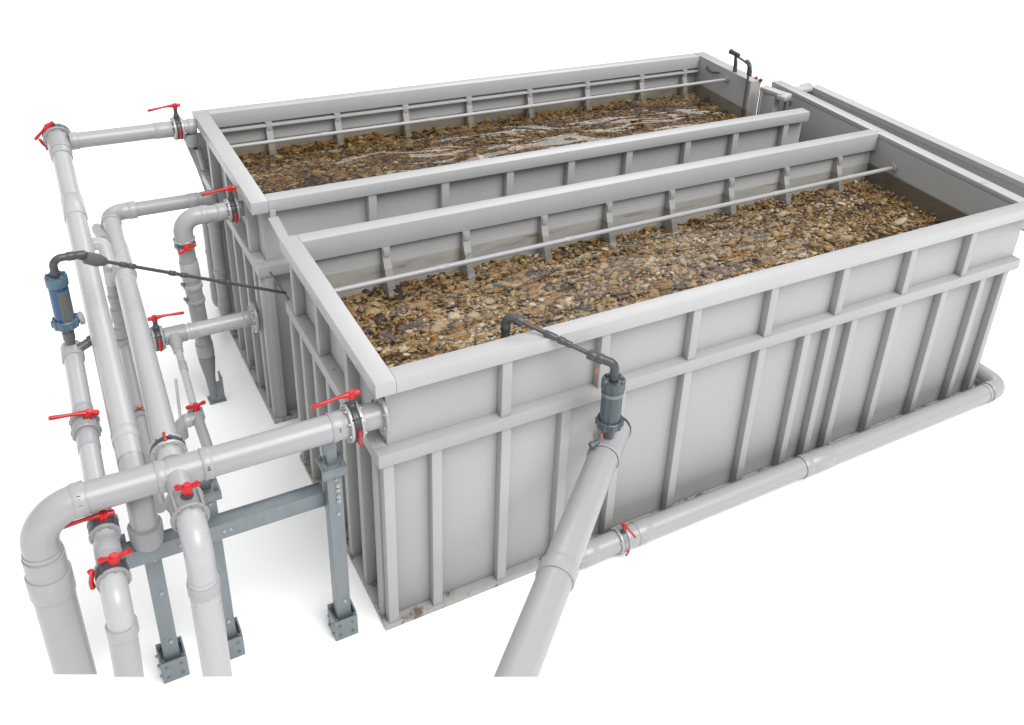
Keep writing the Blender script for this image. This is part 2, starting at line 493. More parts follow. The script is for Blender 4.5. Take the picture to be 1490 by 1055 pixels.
front_tank = steel_tank('steel_tank', 'front grey ribbed steel tank brim full of brown shell media, nearest the viewer', 0, 6.848, 0, 2.262, 2.36, 1.742,
    [0.99, 1.83, 2.70, 3.52, 4.36, 5.23, 6.08],
    [0.075, 0.44, 1.0, 1.52, 2.03, 2.69, 3.5, 4.03, 4.34, 4.62, 5.2, 5.86, 6.44, 6.80],
    [0.68, 1.38, 2.03], [0.16, 0.50, 0.85, 1.20, 1.55, 1.90, 2.20],
    [0.86, 1.62, 2.43, 3.16, 3.92, 4.70, 5.48, 6.28], 0.20, 7.0)

back_tank = steel_tank('steel_tank', 'rear grey ribbed steel tank with rippled murky water behind the front tank', -0.07, 6.43, 2.859, 5.231, 2.418, 1.772,
    [1.02, 1.75, 2.45, 3.16, 3.88, 4.66, 5.34, 6.1], [0.02, 0.6, 1.2, 1.8, 2.4, 3.0, 3.6, 4.2, 4.8, 5.4, 6.0],
    [3.20, 3.95, 4.65], [2.93, 3.13, 3.50, 3.90, 4.25, 4.62, 5.00],
    [0.66, 1.41, 2.21, 3.01, 3.83, 4.66, 5.50, 6.20], 0.16, 6.43)
# extras of the rear tank: short end wall and the angle strip under its far rim
b_ = bmesh.new(); box(b_, 6.432, 6.60, 3.98, 5.229, 0.02, 2.423); part(back_tank, 'end_wall', b_, STEEL)
b_ = bmesh.new(); box(b_, 0.10, 6.42, 5.06, 5.078, 2.205, 2.225, 0.002); box(b_, 0.10, 6.42, 5.079, 5.130, 2.221, 2.226, 0.0)
part(back_tank, 'angle_strip', b_, RIMM)
b_ = bmesh.new(); box(b_, 6.432, 6.846, 2.962, 2.99, 0.02, 1.85); box(b_, 6.602, 6.846, 3.95, 3.978, 0.02, 2.30); part(back_tank, 'outlet_side_panel', b_, STEEL)

# end channel that closes both tanks at the far right
ch = thing('end_channel', 'grey steel outflow channel running across the right ends of both tanks', 'channel', (6.85, 0.15, 0))
def CB(nm, mat, *a, bev=0.004):
    b_ = bmesh.new(); box(b_, *a, bev=bev); return part(ch, nm, b_, mat)
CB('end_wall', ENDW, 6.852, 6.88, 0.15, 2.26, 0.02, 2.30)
CB('end_wall', STEEL, 6.852, 6.88, 2.263, 4.05, 0.02, 2.30)
CB('rim_beam', RIMM, 6.852, 7.0, 0.148, 4.05, 2.302, 2.36)
CB('seam_plate', RIMM, 6.87, 6.985, 2.17, 2.20, 2.3601, 2.366, bev=0.001)
CB('seam_plate', RIMM, 6.87, 6.985, 0.62, 0.66, 2.3601, 2.366, bev=0.001)
def slanted_wall(nm, mat, off, th, z0, z1, ya=-0.05, yb=3.86):
    # the outer wall leans away a little towards the viewer
    A = V((7.46 - 0.052 * ya * 0.9 + 0.03 + off, ya, 0)); Bp = V((7.40 + off - 0.03, yb, 0))
    d = (Bp - A).normalized(); n = V((d.y, -d.x, 0))
    b_ = bmesh.new(); c = (A + Bp) / 2; c.z = (z0 + z1) / 2
    obox(b_, c, d, n, (0, 0, 1), (Bp - A).length, th, z1 - z0, 0.004)
    return part(ch, nm, b_, mat)
slanted_wall('outer_wall', STEEL, 0.0, 0.03, 2.02, 2.24)
slanted_wall('outer_rim', RIMM, 0.055, 0.14, 2.242, 2.30)
CB('channel_floor', STEEL, 7.002, 7.40, 0.0, 3.86, 2.02, 2.04)
CB('end_plate', STEEL, 7.002, 7.36, 3.862, 3.89, 2.02, 2.24)
b_ = bmesh.new()
obox(b_, (7.22, 3.86, 2.27), (1, -0.05, 0.06), (0, 1, 0.1), (0, 0, 1), 0.34, 0.13, 0.05, 0.012)
obox(b_, (7.36, 3.93, 2.285), (1, 0.15, 0), (0, 1, 0), (0, 0.1, 1), 0.18, 0.09, 0.03, 0.01)
part(ch, 'end_cover', b_, PALEBOX)

# ------------------------------------------------------------------ media beds and water
def media_bed(name, label, x0, x1, y0, y1, z, n, seed, mat, amp):
    rng = np.random.default_rng(seed)
    K = 8
    x = rng.uniform(x0, x1, n); y = rng.uniform(y0, y1, n)
    size = 0.0120 * np.exp(rng.normal(0, 0.40, n))
    big = rng.random(n) < 0.05
    size[big] *= rng.uniform(1.5, 2.6, big.sum())
    size = np.minimum(size, 0.055)
    elong = rng.uniform(1.0, 2.1, n)
    yaw = rng.normal(0.05, 0.6, n)
    ph = rng.uniform(0, 6.28, 6)
    hump = (np.sin(x * 1.7 + y * 2.3 + ph[0]) + np.sin(x * 3.1 - y * 4.0 + ph[1]) * 0.7 + np.sin(x * 0.8 + y * 7.0 + ph[2]) * 0.7 + np.sin(x * 7 + y * 5 + ph[3]) * 0.4)
    zz = z + amp * hump + rng.normal(0, 0.013, n) + np.where(big, 0.010, 0)
    th = np.linspace(0, 2 * np.pi, K, endpoint=False)
    rad = 1 + rng.normal(0, 0.15, (n, K)); rad = np.clip(rad, 0.5, 1.5)
    dome = rng.uniform(0.25, 0.7, n) * np.where(rng.random(n) < 0.12, -0.6, 1)
    def ring(f, h):
        lx = rad * f * np.cos(th)[None] * (size * elong)[:, None]
        ly = rad * f * np.sin(th)[None] * size[:, None]
        lz = np.full_like(lx, 1.0) * (h * dome * size)[:, None] + rng.normal(0, 0.05, lx.shape) * size[:, None]
        return np.stack([lx, ly, lz], -1)
    R0 = ring(1.0, 0.0); R1 = ring(0.62, 0.75)
    C0 = np.stack([rng.normal(0, 0.1, n) * size, rng.normal(0, 0.1, n) * size, dome * size], -1)[:, None]
    Rb = R0.copy(); Rb[..., 2] -= (0.25 * size)[:, None]; Rb[..., :2] *= 0.9
    P = np.concatenate([Rb, R0, R1, C0], 1)
    tx = rng.normal(0, 0.24, n); ty = rng.normal(0, 0.24, n)
    c, s = np.cos(tx), np.sin(tx)
    Y = P[..., 1] * c[:, None] - P[..., 2] * s[:, None]; Z = P[..., 1] * s[:, None] + P[..., 2] * c[:, None]; X = P[..., 0]
    c, s = np.cos(ty), np.sin(ty)
    X, Z = X * c[:, None] + Z * s[:, None], -X * s[:, None] + Z * c[:, None]
    c, s = np.cos(yaw), np.sin(yaw)
    X, Y = X * c[:, None] - Y * s[:, None], X * s[:, None] + Y * c[:, None]
    X = np.clip(X + x[:, None], x0 - 0.01, x1 + 0.01); Y = np.clip(Y + y[:, None], y0 - 0.01, y1 + 0.01)
    Z += zz[:, None]
    co = np.stack([X, Y, Z], -1).reshape(-1, 3)
    M = 3 * K + 1
    k = np.arange(K); j = (k + 1) % K
    quads = np.concatenate([np.stack([k, j, K + j, K + k], 1), np.stack([K + k, K + j, 2 * K + j, 2 * K + k], 1)])
    tris = np.stack([2 * K + k, 2 * K + j, np.full(K, 3 * K)], 1)
    base = (np.arange(n) * M)
    q = (quads[None] + base[:, None, None]).reshape(-1)
    tr = (tris[None] + base[:, None, None]).reshape(-1)
    sheet = np.array([[x0 - 0.015, y0 - 0.015, z - 0.03 - amp], [x1 + 0.015, y0 - 0.015, z - 0.03 - amp], [x1 + 0.015, y1 + 0.015, z - 0.03 - amp], [x0 - 0.015, y1 + 0.015, z - 0.03 - amp]])
    nb = len(co)
    co = np.concatenate([co, sheet])
    loops = np.concatenate([q, tr, np.array([nb, nb + 1, nb + 2, nb + 3])]).astype(np.int32)
    nq = len(q) // 4; nt_ = len(tr) // 3
    starts = np.concatenate([np.arange(nq) * 4, nq * 4 + np.arange(nt_) * 3, [nq * 4 + nt_ * 3]]).astype(np.int32)
    me = bpy.data.meshes.new(name)
    me.vertices.add(len(co)); me.vertices.foreach_set('co', co.astype(np.float32).ravel())
    me.loops.add(len(loops)); me.loops.foreach_set('vertex_index', loops)
    me.polygons.add(len(starts)); me.polygons.foreach_set('loop_start', starts)
    me.update(calc_edges=True); me.validate()
    me.materials.append(mat); me.materials.append(SILT)
    me.polygons[len(me.polygons) - 1].material_index = 1
    o = bpy.data.objects.new(name, me); COL.objects.link(o)
    tag(o, label, 'media bed', kind='stuff')
    return o

media_bed('shell_media', 'brown and ochre shell and stone media filling the front tank', 0.14, 6.845, 0.14, 2.165, 1.735, 32000, 3, media_mat('shell_media_front', (0.78, 0.73, 0.64)), 0.018)
media_bed('shell_media', 'brown shell media under rippled water in the rear tank', 0.07, 6.425, 3.00, 5.13, 1.885, 28000, 11, media_mat('shell_media_rear', (0.80, 0.74, 0.64)), 0.016)

def water_sheet(name, label, x0, x1, y0, y1, z, mat):
    bm = bmesh.new()
    v = [bm.verts.new(p) for p in ((x0, y0, z), (x1, y0, z), (x1, y1, z), (x0, y1, z))]
    bm.faces.new(v)
    o = link_mesh(name, bm, mat)
    tag(o, label, kind='structure')
water_sheet('water', 'shallow clear water over the shell media in the front tank', 0.132, 6.85, 0.132, 2.17, 1.965, water_mat('clear_water', 1.2, (0.985, 0.975, 0.945), 4.0, 1.22))
water_sheet('water', 'rippled brownish water over the media in the rear tank', 0.062, 6.43, 2.992, 5.138, 2.04, water_mat('rippled_water', 1.0, (0.90, 0.86, 0.76), 2.4, 1.38))

def spray_pipe(label, A, Bp, r):
    t = thing('spray_pipe', label, 'pipe', A, 'long thin pipes inside the tanks')
    tube(t, 'pipe', [A, Bp], r, PVC, n=20)
    d = (V(Bp) - V(A)).normalized()
    for f in (0.17, 0.36, 0.55, 0.74, 0.9):
        collar(t, V(A).lerp(V(Bp), f), d, r, 0.10, PVC, lip=1.15)
    bm = bmesh.new(); flange_bm(bm, V(Bp) - d * 0.012, d, r, r * 2.3, 0.018, 6, 0.006, -1)
    part(t, 'end_flange', bm, ALU)
spray_pipe('thin pale pipe along the far wall inside the front tank', (0.132, 1.86, 1.985), (6.85, 1.80, 2.06), 0.024)
spray_pipe('thin pale pipe along the far wall inside the rear tank', (0.062, 4.78, 2.15), (6.43, 4.45, 2.30), 0.020)

# ------------------------------------------------------------------ big outlet manifold (front left)
XD, YD, ZD = V((1, 0, 0)), V((0, 1, 0)), V((0, 0, 1))
p1y, p1z = 0.15, 1.99
t = thing('outlet_pipe', 'large pale grey pipe from the front tank corner, elbowing down at far left', 'pipe', (-2.05, p1y, 0.56), 'pale grey pipe runs')
tube(t, 'pipe', [(-0.155, p1y, p1z), (-1.79, p1y, p1z)], 0.098)
tube(t, 'elbow', [(-1.77, p1y, p1z), (-2.05, p1y, p1z), (-2.05, p1y, 1.62)], 0.104, bend=0.25)
bm = sawn_tube((-2.05, p1y, 1.66), (-2.05, p1y, 0.575), 0.117); part(t, 'pipe', bm, PVC)
tube(t, 'pipe', [(-2.05, p1y, 1.70), (-2.05, p1y, 1.45)], 0.1085)
collar(t, (-1.80, p1y, p1z), XD, 0.100, 0.075)
collar(t, (-2.05, p1y, 1.685), ZD, 0.104, 0.03, lip=1.06)
collar(t, (-2.05, p1y, 1.43), ZD, 0.117, 0.17, lip=1.09)
collar(t, (-1.345, p1y, p1z), XD, 0.098, 0.055, lip=1.07)
collar(t, (-1.075, p1y, p1z), XD, 0.098, 0.06, lip=1.09)
collar(t, (-0.235, p1y, p1z), XD, 0.098, 0.09, lip=1.08)
tube(t, 'pipe', [(-1.30, p1y, p1z), (-1.12, p1y, p1z)], 0.1015)
bm = bmesh.new(); flange_bm(bm, (0.082, p1y, p1z), XD, 0.098, 0.155, 0.024, 8, 0.011, -1)
lathe(bm, (-0.10, p1y, p1z), XD, [(0.0, 0.09), (0.003, 0.096), (0.17, 0.096), (0.172, 0.09)])
part(t, 'wall_flange', bm, PVC)
bm = bmesh.new()
for (bx, ang) in ((-1.80, -1.9), (-1.80, -2.3), (-1.80, -2.45), (-1.075, -2.0), (-1.075, -1.85), (-1.075, -0.9), (-0.235, -2.0), (-0.235, -1.0), (-0.235, -1.85)):
    nrm = V((0, math.sin(ang), -math.cos(ang)))
    tg = V((0, nrm.z, -nrm.y))
    obox(bm, V((bx, p1y, p1z)) + nrm * 0.1085, XD, tg, nrm, random.uniform(0.008, 0.03), 0.009, 0.0022, 0)
part(t, 'print_marks', bm, INK)

butterfly((-0.12, p1y, p1z), XD, 0.098, ZD + V((0, -0.05, 0)), -XD + V((0, 0, -0.02)), 'red lever valve on the large pipe at the front tank corner', 0.27, ind=V((0, -1, -0.15)), stem_len=0.11, k=1.1)

# downpipe from the outlet tee (towards the viewer)
bx = -1.262
t = thing('branch_downpipe', 'white pipe bending down from the tee of the large front pipe', 'pipe', (bx, -0.5, 0.81), 'pale grey pipe runs')
tube(t, 'pipe', [(bx, 0.09, p1z), (bx, -0.30, p1z - 0.005)], 0.076, PVC)
tube(t, 'elbow', [(bx, -0.28, p1z), (bx - 0.003, -0.50, p1z), (bx - 0.008, -0.50, 1.63)], 0.082, PVC_W, bend=0.17)
bm = sawn_tube((bx - 0.008, -0.50, 1.70), (bx - 0.016, -0.50, 0.815), 0.086); part(t, 'pipe', bm, PVC_W)
collar(t, (bx - 0.008, -0.50, 1.625), ZD, 0.086, 0.085, PVC, lip=1.08)
butterfly((bx, -0.21, p1z), YD, 0.078, V((0.12, -0.22, 1)), V((1, -0.1, 0.2)), 'red wing handle valve on the white branch just below the large front pipe', 0.14, ind=None, wing=True, stem_len=0.05, fl_mat=PVC_D, gap=0.085, k=1.25, body_mat=PVC_D)

# ------------------------------------------------------------------ long header M1 (upper back valve to the frame beam)
A1 = V((-1.335, 5.1, 2.30)); B1 = V((-1.478, 0.27, 1.85))
d1 = (B1 - A1).normalized()
t = thing('header_pipe', 'longest white pipe sloping from the top left valve down to the frame beam', 'pipe', B1, 'pale grey pipe runs')
tube(t, 'pipe', [A1, B1 - d1 * 0.22], 0.083, PVC_W)
tube(t, 'elbow', [B1 - d1 * 0.26, B1, V((-1.478, 0.268, 1.40))], 0.083, PVC, bend=0.15)
collar(t, A1 + d1 * 0.16, d1, 0.083, 0.34, PVC, lip=1.13)
tube(t, 'tee', [A1 - d1 * 0.10, A1 + d1 * 0.22], 0.099, PVC)
collar(t, A1.lerp(B1, 0.27), d1, 0.083, 0.34, PVC_W, lip=1.10)
collar(t, A1.lerp(B1, 0.90), d1, 0.083, 0.10, PVC_W, lip=1.06)
bm = bmesh.new(); lathe(bm, (-1.478, 0.268, 1.385), ZD, [(0, 0.088), (0.01, 0.092), (0.012, 0.096), (0.06, 0.096), (0.065, 0.103), (0.16, 0.105), (0.166, 0.084)]); part(t, 'end_socket', bm, PVC_D)
# cross pipe to the rear tank
xy, xz = 5.1, 2.30
t = thing('cross_pipe', 'topmost pale pipe joining the top left valve to the rear tank', 'pipe', (-1.33, xy, xz), 'pale grey pipe runs')
tube(t, 'pipe', [(-1.24, xy, xz), (-0.30, xy, xz)], 0.079, PVC)
tube(t, 'pipe', [(-0.215, xy, xz), (-0.072, xy, xz)], 0.076, PVC)
collar(t, (-1.20, xy, xz), XD, 0.079, 0.075)
collar(t, (-0.39, xy, xz), XD, 0.079, 0.16, lip=1.07)
collar(t, (-0.12, xy, xz), XD, 0.077, 0.06, lip=1.09)
bm = bmesh.new(); lathe(bm, (-0.14, xy - 0.03, xz - 0.07), (0.1, -0.1, -1), [(0, 0.06), (0.03, 0.065), (0.1, 0.06), (0.13, 0.045), (0.14, 0.02)], 24); part(t, 'drain_boss', bm, PVC_D)
butterfly((-0.245, xy, xz), XD, 0.077, ZD, -XD + V((0, 0, -0.05)), 'red lever valve on the topmost pipe beside the rear tank', 0.26, ind=V((0, -1, -0.1)), stem_len=0.13, ring=1.55)
butterfly(A1 - d1 * 0.13, d1, 0.099, V((-0.45, -0.2, 0.85)), V((-0.6, -0.05, -0.7)), 'top left valve with dark teal ring and upright red lever at the header end', 0.17, ind=V((-1, -0.3, -0.5)), stem_len=0.01, body_mat=TEAL, fl_mat=PVC_D, ring=1.3, k=1.25)

# ------------------------------------------------------------------ second header M2
A2 = V((-1.065, 4.40, 1.80)); B2 = V((-1.262, 0.28, p1z))
d2 = (B2 - A2).normalized()
t = thing('header_pipe', 'second long white pipe from the middle elbow into the back of the large front pipe', 'pipe', B2, 'pale grey pipe runs')
tube(t, 'pipe', [A2 + d2 * 0.16, B2 + d2 * 0.05], 0.080, PVC_W)
tube(t, 'elbow', [V((-0.86, 4.40, 1.80)), A2, A2 + d2 * 0.22], 0.081, PVC, bend=0.15)
tube(t, 'pipe', [(-0.90, 4.40, 1.80), (-0.20, 4.40, 1.80)], 0.071, PVC_D)
collar(t, (-0.86, 4.40, 1.80), XD, 0.078, 0.07)
collar(t, (-0.30, 4.40, 1.80), XD, 0.071, 0.10, PVC_D, lip=1.07)
collar(t, A2 + d2 * 0.23, d2, 0.081, 0.07)
tube(t, 'coupling', [A2.lerp(B2, 0.20), A2.lerp(B2, 0.335)], 0.089, PVC_W)
collar(t, A2.lerp(B2, 0.335), d2, 0.089, 0.04, PVC)
butterfly(B2 - d2 * 0.10, d2, 0.080, V((0.2, -0.3, 1)), V((1, 0, 0)), 'dark ring valve without lever where the second header meets the large front pipe', 0.1, ind=V((-0.1, -0.75, 1)), ind_k=0.45, k=0.8, has_lever=False, stem_len=0.02, ring=1.38)
# riser pipes along the rear tank's left wall
t = thing('wall_riser', 'worn grey vertical pipe standing closest to the rear tank wall', 'pipe', (-0.13, 4.40, 0.3), 'vertical pipes on the rear tank wall')
tube(t, 'pipe', [(-0.13, 4.40, 1.86), (-0.13, 4.40, 0.40), (-0.04, 4.40, 0.38)], 0.062, PVC_D, bend=0.05)
collar(t, (-0.13, 4.40, 1.55), ZD, 0.062, 0.12, PVC_D); collar(t, (-0.13, 4.40, 0.95), ZD, 0.062, 0.06, PVC_D); collar(t, (-0.13, 4.40, 0.55), ZD, 0.062, 0.12, PVC_D)
tube(t, 'tee', [(-0.13, 4.40, 1.80), (-0.22, 4.40, 1.80)], 0.076, PVC_D)
bm = bmesh.new(); lathe(bm, (-0.15, 4.34, 0.36), (-0.4, -1, 0.2), [(0, 0.05), (0.06, 0.062), (0.10, 0.055), (0.125, 0.03)], 20); part(t, 'end_cap', bm, PVC_W)
t = thing('wall_riser', 'slimmer worn grey vertical pipe left of the other wall riser', 'pipe', (-0.14, 4.78, 0.3), 'vertical pipes on the rear tank wall')
tube(t, 'pipe', [(-0.14, 4.76, 1.62), (-0.14, 4.76, 0.34), (-0.05, 4.76, 0.33)], 0.052, PVC_D, bend=0.05)
collar(t, (-0.14, 4.76, 1.0), ZD, 0.052, 0.05, PVC_D); collar(t, (-0.14, 4.76, 0.5), ZD, 0.052, 0.2, PVC_D)
bm = bmesh.new(); lathe(bm, (-0.14, 4.76, 1.60), ZD, [(0, 0.055), (0.005, 0.06), (0.05, 0.06), (0.055, 0.05)], 20); part(t, 'end_cap', bm, PVC_D)
# folded bracket at the rear corner
t = thing('corner_bracket', 'folded grey steel bracket on the far left corner of the rear tank', 'bracket', (-0.07, 5.2, 1.3))
bm = bmesh.new()
for (ya, yb) in ((5.180, 5.196),):
    vs = [(-0.20, 2.17), (-0.18, 2.195), (0.026, 2.185), (0.028, 1.861), (0.028, 1.39), (-0.031, 1.40), (-0.107, 1.798)]
    f = bm.faces.new([bm.verts.new((x, ya, z)) for x, z in vs])
    ex = bmesh.ops.extrude_face_region(bm, geom=[f])
    bmesh.ops.translate(bm, vec=(0, yb - ya, 0), verts=[v for v in ex['geom'] if isinstance(v, bmesh.types.BMVert)])
part(t, 'plate', bm, RIMM)
bm = bmesh.new(); sweep(bm, [(-0.07, 5.165, 2.02), (0.0, 5.150, 1.50)], [0.03, 0.022], 14); part(t, 'stay', bm, PVC_W)
bm = bmesh.new(); lathe(bm, (-0.10, 5.178, 2.03), (0, -1, 0), [(0, 0.018), (0.012, 0.018), (0.013, 0.01), (0.022, 0.009)], 6); lathe(bm, (-0.07, 5.178, 1.95), (0, -1, 0), [(0, 0.018), (0.012, 0.018)], 6); part(t, 'bolts', bm, DARK)

# ------------------------------------------------------------------ P6: elbow pipe at the rear tank's near corner
py, pz = 3.36, 2.14
t = thing('drop_pipe', 'grey pipe elbowing down from the near corner of the rear tank to a foot bracket', 'pipe', (-0.53, 3.44, 0.1), 'pale grey pipe runs')
tube(t, 'pipe', [(-0.075, py, pz), (-0.10, py, pz)], 0.074, PVC)
tube(t, 'pipe', [(0.028, py, pz), (-0.12, py, pz)], 0.072, PVC)
tube(t, 'pipe', [(-0.18, py, pz), (-0.40, py, pz)], 0.074, PVC)
tube(t, 'elbow', [(-0.34, py, pz), (-0.575, py, pz), (-0.575, py, pz - 0.24)], 0.082, PVC, bend=0.14)
collar(t, (-0.385, py, pz), XD, 0.078, 0.06); collar(t, (-0.23, py, pz), XD, 0.074, 0.09)
dn = (V((-0.50, 3.47, 0.1)) - V((-0.575, py, pz - 0.24)))
s0 = V((-0.575, py, pz - 0.24)); dn.normalize()
tube(t, 'pipe', [s0 + dn * 0.02, s0 + dn * 1.28], 0.073, PVC_D)
for f, ln, lp in ((0.30, 0.20, 1.12), (0.47, 0.05, 1.16), (0.64, 0.04, 1.16), (1.0, 0.05, 1.14), (1.22, 0.14, 1.10)):
    collar(t, s0 + dn * f, dn, 0.073, ln, PVC if f < 0.5 else PVC_D, lip=lp)
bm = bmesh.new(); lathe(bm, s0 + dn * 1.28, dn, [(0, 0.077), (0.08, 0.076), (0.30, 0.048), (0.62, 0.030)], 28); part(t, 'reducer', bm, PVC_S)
bm = bmesh.new()
for f in (0.47, 0.64, 1.0):
    obox(bm, s0 + dn * f + V((-0.082, -0.02, 0.02)), (-0.5, 0, 0.8), (0, 1, 0), (0.8, 0, 0.5), 0.06, 0.03, 0.016, 0.002)
part(t, 'clips', bm, GALV)
f0 = s0 + dn * 1.80
bm = bmesh.new()
obox(bm, (f0.x + 0.03, f0.y - 0.02, 0.13), ZD, XD, YD, 0.24, 0.10, 0.012, 0.003)
obox(bm, (f0.x + 0.09, f0.y + 0.03, 0.15), ZD, YD, XD, 0.29, 0.11, 0.012, 0.003)
obox(bm, (f0.x + 0.03, f0.y + 0.03, 0.008), XD, YD, ZD, 0.16, 0.14, 0.016, 0.002)
lathe(bm, (f0.x + 0.03, f0.y - 0.026, 0.08), (0, -1, 0), [(0, 0.012), (0.01, 0.012)], 8); lathe(bm, (f0.x + 0.03, f0.y - 0.026, 0.19), (0, -1, 0), [(0, 0.012), (0.01, 0.012)], 8)
part(t, 'foot_bracket', bm, GALV)
butterfly((-0.135, py, pz), XD, 0.073, ZD, -XD + V((0, 0, -0.06)), 'red lever valve at the near corner of the rear tank, above the drop pipe elbow', 0.25, ind=V((0, -1, -0.2)), stem_len=0.11, ring=1.5)
butterfly(s0 + dn * 0.0, dn, 0.076, V((-0.05, -1, 0.1)), V((1, 0, 0.45)), 'small dark ring valve with red wing handle just under the drop pipe elbow', 0.16, ind=None, wing=True, stem_len=0.012, body_mat=TEAL, fl_mat=PVC, ring=1.22, gap=0.03, k=1.3)

# ------------------------------------------------------------------ P7 low cross pipe and its small branch
qy, qz = 3.18, 1.07
t = thing('low_cross_pipe', 'pale pipe bolted low on the rear tank wall by a round flange', 'pipe', (0, qy, qz), 'pale grey pipe runs')
tube(t, 'pipe', [(-0.08, qy, qz), (-0.85, qy, qz)], 0.074, PVC_W)
bm = bmesh.new(); flange_bm(bm, (-0.09, qy, qz), XD, 0.074, 0.155, 0.026, 10, 0.012, -1); lathe(bm, (-0.085, qy, qz), XD, [(0, 0.07), (0.115, 0.07)]); part(t, 'wall_flange', bm, ALU)
collar(t, (-0.16, qy, qz), XD, 0.074, 0.07, PVC, lip=1.08)
collar(t, (-0.62, qy, qz), XD, 0.074, 0.02, ALU, lip=1.10); collar(t, (-0.66, qy, qz), XD, 0.074, 0.02, ALU, lip=1.10)
tube(t, 'tee', [(-0.70, qy, qz), (-0.89, qy, qz)], 0.082, PVC_D)
tube(t, 'pipe', [(-0.93, qy, qz), (-1.215, qy, qz)], 0.072, PVC_D)
collar(t, (-1.06, qy, qz), XD, 0.072, 0.16, PVC_D, lip=1.12)
butterfly((-0.945, qy, qz), XD, 0.074, V((0.0, -0.12, 1)), V((1, 0, 0.12)), 'red lever valve on the low cross pipe, lever pointing right', 0.25, ind=V((0, -1, 0.0)), stem_len=0.13, ring=1.5, k=1.05, fl_mat=PVC_D)

t = thing('branch_pipe', 'thin pale pipe running forward from the tee of the low cross pipe', 'pipe', (-0.82, 3.10, 1.0))
tube(t, 'pipe', [(-0.808, 3.12, 1.07), (-0.855, 2.15, 0.96)], 0.031, PVC_W, n=20)
tube(t, 'pipe', [(-0.852, 2.18, 0.96), (-0.872, 1.40, 0.95)], 0.042, PVC_D, n=24)
bm = bmesh.new(); lathe(bm, (-0.808, 3.12, 1.072), (-0.06, -1, -0.11), [(0, 0.06), (0.08, 0.056), (0.13, 0.046), (0.20, 0.044), (0.205, 0.034)], 24); part(t, 'tee', bm, PVC)
collar(t, (-0.826, 2.70, 1.022), (-0.05, -1, -0.11), 0.031, 0.12, PVC, lip=1.14)
tube(t, 'elbow', [(-0.855, 2.02, 0.95), (-1.00, 2.02, 0.95), (-1.00, 2.02, 0.80)], 0.055, PVC_D, bend=0.07, n=24)
collar(t, (-0.94, 2.02, 0.95), XD, 0.055, 0.05, PVC)
tube(t, 'vent_rod', [(-0.985, 2.03, 0.99), (-0.965, 2.10, 1.33)], 0.012, PVC_W, n=12)
union_valve((-0.857, 2.06, 0.955), (-0.04, -1, -0.05), 0.042, ZD + V((0.05, -0.2, 0)), V((1, 0.1, 0.15)), 'small valve with red wing handle on the thin branch pipe', 0.16, wing=True, k=1.2, stem_len=0.03, ring_mat=PVC_D)

# P9 riser between the headers
t = thing('riser_pipe', 'shaded grey pipe dropping between the two long headers', 'pipe', (-1.22, 3.18, 1.0), 'pale grey pipe runs')
rx, ry = -1.222, 3.18
tube(t, 'pipe', [(rx, ry, 1.90), (rx, ry, 1.05)], 0.052, PVC_D)
tube(t, 'elbow', [(-1.39, ry + 0.22, 2.02), (-1.215, ry + 0.20, 2.02), (-1.215, ry, 1.86), (rx, ry, 1.72)], 0.058, PVC_W, bend=0.07)
for zc, ln in ((1.58, 0.05), (1.40, 0.14), (1.22, 0.10)): collar(t, (rx, ry, zc), ZD, 0.054, ln, PVC_D)
tube(t, 'pipe', [(-1.205, 3.50, 1.98), (-1.195, 4.30, 1.72)], 0.046, PVC_D)
collar(t, (-1.197, 4.12, 1.78), (0, 1, -0.3), 0.046, 0.04, PVC)
tube(t, 'pipe', [(rx, ry + 0.05, 1.07), (-1.325, 1.0, 1.0)], 0.046, PVC, n=24)
collar(t, (rx, ry, 1.07), ZD, 0.060, 0.18, PVC_D); collar(t, (-1.305, 1.40, 1.012), (-0.04, -1, -0.03), 0.046, 0.35, PVC_D)
union_valve((-1.272, 2.14, 1.035), (-0.04, -1, -0.03), 0.046, V((0.15, -0.3, 1)), V((1, 0, 0)), 'leverless small valve with a red tip between the two long headers', 0.05, wing=True, k=0.5, stem_len=0.004)

# ------------------------------------------------------------------ M3: filter line at far left
A3 = V((-1.645, 2.02, 1.87)); C3 = V((-1.715, 0.0, 1.72)); E3 = V((-1.728, -0.52, 1.72))
d3 = (C3 - A3).normalized()
t = thing('filter_line', 'leftmost slim white pipe running from the blue filter under the large pipe', 'pipe', E3, 'pale grey pipe runs')
tube(t, 'pipe', [A3 - d3 * 0.02, C3], 0.064, PVC_W)
tube(t, 'pipe', [C3 - d3 * 0.02, E3 + V((0, 0.22, 0))], 0.070, PVC)
tube(t, 'elbow', [E3 + V((0.003, 0.24, 0)), E3 + V((0, 0.04, 0)), E3 + V((-0.004, 0.04, -0.24))], 0.075, PVC_W, bend=0.16)
bm = sawn_tube(E3 + V((-0.005, 0.04, -0.20)), E3 + V((-0.026, 0.04, -0.64)), 0.078); part(t, 'pipe', bm, PVC)
collar(t, E3 + V((-0.004, 0.04, -0.225)), ZD, 0.078, 0.085, PVC)
collar(t, A3 + d3 * 0.05, d3, 0.066, 0.16, PVC, lip=1.16)
collar(t, A3.lerp(C3, 0.37), d3, 0.064, 0.07, PVC, lip=1.06)
collar(t, A3.lerp(C3, 0.53), d3, 0.064, 0.16, PVC, lip=1.09)
collar(t, V((-1.715, -0.06, 1.722)), d3, 0.066, 0.10, PVC, lip=1.12)
union_valve(A3.lerp(C3, 0.445), d3, 0.066, V((0.35, -0.3, 1)), V((-1, 0, 0.0)), 'red lever valve on the slim leftmost pipe above the large pipe', 0.24, k=1.15, stem_len=0.03, ring_mat=PVC_D)
